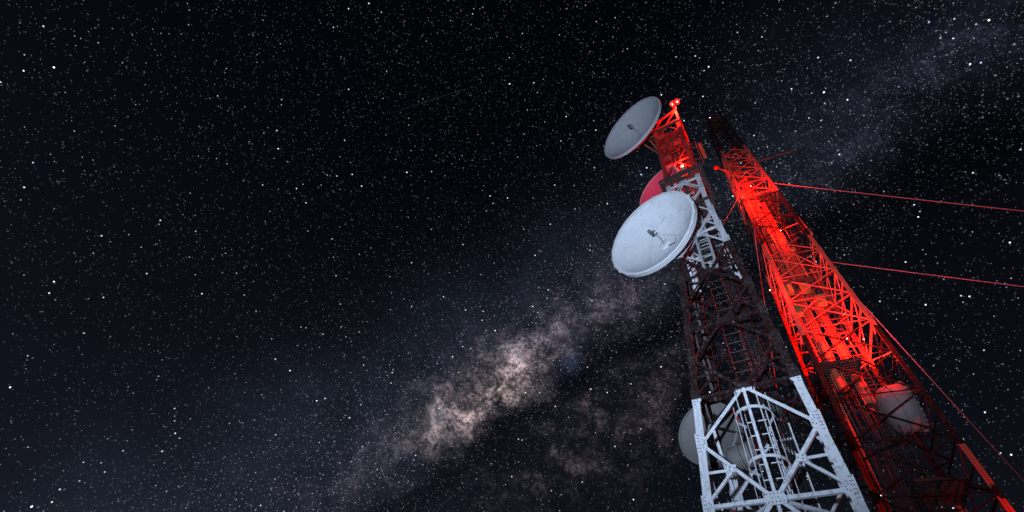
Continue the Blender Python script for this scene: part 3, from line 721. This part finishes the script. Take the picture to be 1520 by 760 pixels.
# ================================================================== stars
rs = np.random.RandomState(21)
def star_mesh():
    n = 165000
    v = rs.normal(size=(n*2, 3)); v /= np.linalg.norm(v, axis=1)[:, None]
    v = v[v[:, 2] > -.02]
    pb = v @ np.array(pole); pc = v @ np.array(d_core)
    keep = rs.rand(len(v)) < .46+.54*np.exp(-((pb-.05)/.16)**2)
    lane_ = (np.abs(pb+.08) < .03) & (pc > .6) & (rs.rand(len(v)) < .5)
    v = v[keep & ~lane_]
    m = len(v)
    lum = .066*(rs.rand(m)*.999+.001)**(-.54); lum = np.minimum(lum, 2.2)
    size = .00052+.00040*np.clip(lum/.8, 0, 1.5)                 # angular radius
    tint = np.array([(.90, .95, 1), (.70, .84, 1), (1, .90, .80), (.55, .68, 1)])[rs.choice(4, m, p=[.40, .38, .12, .10])]
    extra = [(1223, 137, 3.2, (.55, .7, 1)), (1468, 30, 2.6, (1, 1, 1)), (1456, 93, 1.8, (.5, .62, 1)), (1440, 95, 2.0, (1, .97, .95)), (238, 327, 1.6, (.6, .65, 1)), (80, 100, 2.4, (1, 1, 1)), (35, 105, 1.5, (1, 1, 1)),
             (47, 752, 2.6, (1, 1, 1)), (617, 676, 1.8, (.45, .5, 1)), (614, 683, 1.2, (.5, .55, 1)), (780, 583, 1.9, (.85, .95, 1)), (801, 583, 1.4, (.6, .75, 1)), (538, 663, 1.2, (.7, .85, 1)), (15, 575, 1.8, (1, 1, 1)), (80, 418, 1.7, (1, 1, .95)),
             (73, 435, 1.4, (1, 1, 1)), (649, 539, 1.0, (.5, .6, 1)), (1357, 304, 1.8, (.6, .6, 1)), (1515, 222, 1.6, (.4, .5, 1)), (1363, 322, 1.8, (1, 1, 1)), (1499, 360, 1.8, (1, .97, .9)), (1415, 57, 1.4, (1, 1, .95)),
             (1258, 148, 2.0, (.95, .95, 1)), (1175, 132, 1.5, (1, 1, 1)), (1379, 33, 1.4, (.5, .6, 1)), (1396, 56, 1.2, (.6, .75, 1)), (1439, 440, 1.8, (1, 1, 1)), (1501, 675, 1.9, (1, 1, 1)), (1415, 754, 2.0, (1, 1, 1)), (1462, 612, 1.6, (1, 1, 1)), (1198, 707, 0.9, (1, 1, 1))]
    ev = np.array([tuple(ray(x, y)) for x, y, _, _ in extra]); el = np.array([e[2] for e in extra]); et = np.array([e[3] for e in extra])
    v = np.vstack([v, ev]); lum = np.concatenate([lum, el]); tint = np.vstack([tint, et])
    size = np.concatenate([size, .0007+.00022*el])
    RAD = 2400.0
    m = len(v)
    oct_ = np.array([(1, 0, 0), (-1, 0, 0), (0, 1, 0), (0, -1, 0), (0, 0, 1), (0, 0, -1)], float)
    fo = np.array([(0, 2, 4), (2, 1, 4), (1, 3, 4), (3, 0, 4), (2, 0, 5), (1, 2, 5), (3, 1, 5), (0, 3, 5)])
    V = (np.array(CAM)+v*RAD)[:, None, :] + oct_[None]*(size*RAD)[:, None, None]*1.25
    F = fo[None] + (np.arange(m)*6)[:, None, None]
    me = bpy.data.meshes.new('stars'); V = V.reshape(-1, 3); F = F.reshape(-1, 3)
    me.vertices.add(len(V)); me.vertices.foreach_set('co', V.ravel())
    me.loops.add(F.size); me.loops.foreach_set('vertex_index', F.ravel())
    me.polygons.add(len(F)); me.polygons.foreach_set('loop_start', np.arange(0, F.size, 3)); me.polygons.foreach_set('loop_total', np.full(len(F), 3))
    me.update(calc_edges=True)
    at_ = me.attributes.new('star_colour', 'FLOAT_COLOR', 'POINT')
    c = np.concatenate([tint*lum[:, None], np.ones((m, 1))], 1); c = np.repeat(c, 6, axis=0)
    at_.data.foreach_set('color', c.ravel().astype(np.float32))
    return me
mt = thing('meteor', 'faint thin meteor streak among the stars', 'meteor', M=Matrix.Translation(at(646, 147, 2300)))
_c = at(646, 147, 2300)
put('streak', mesh_of('meteor_streak', *(lambda A, B, u, v: ([A, (A+B)/2+u, (A+B)/2+v, (A+B)/2-u, (A+B)/2-v, B], [(0, 1, 2), (0, 2, 3), (0, 3, 4), (0, 4, 1), (5, 2, 1), (5, 3, 2), (5, 4, 3), (5, 1, 4)]))(at(555, 176, 2300)-_c, at(737, 117, 2300)-_c, Vector((0, 0, 2.2)), ray(646, 147)*2.2)), I4, emitter('meteor_light', (.35, .5, 1), .09), mt)
st = put('stars', star_mesh(), I4, M_star); st['kind'] = 'stuff'
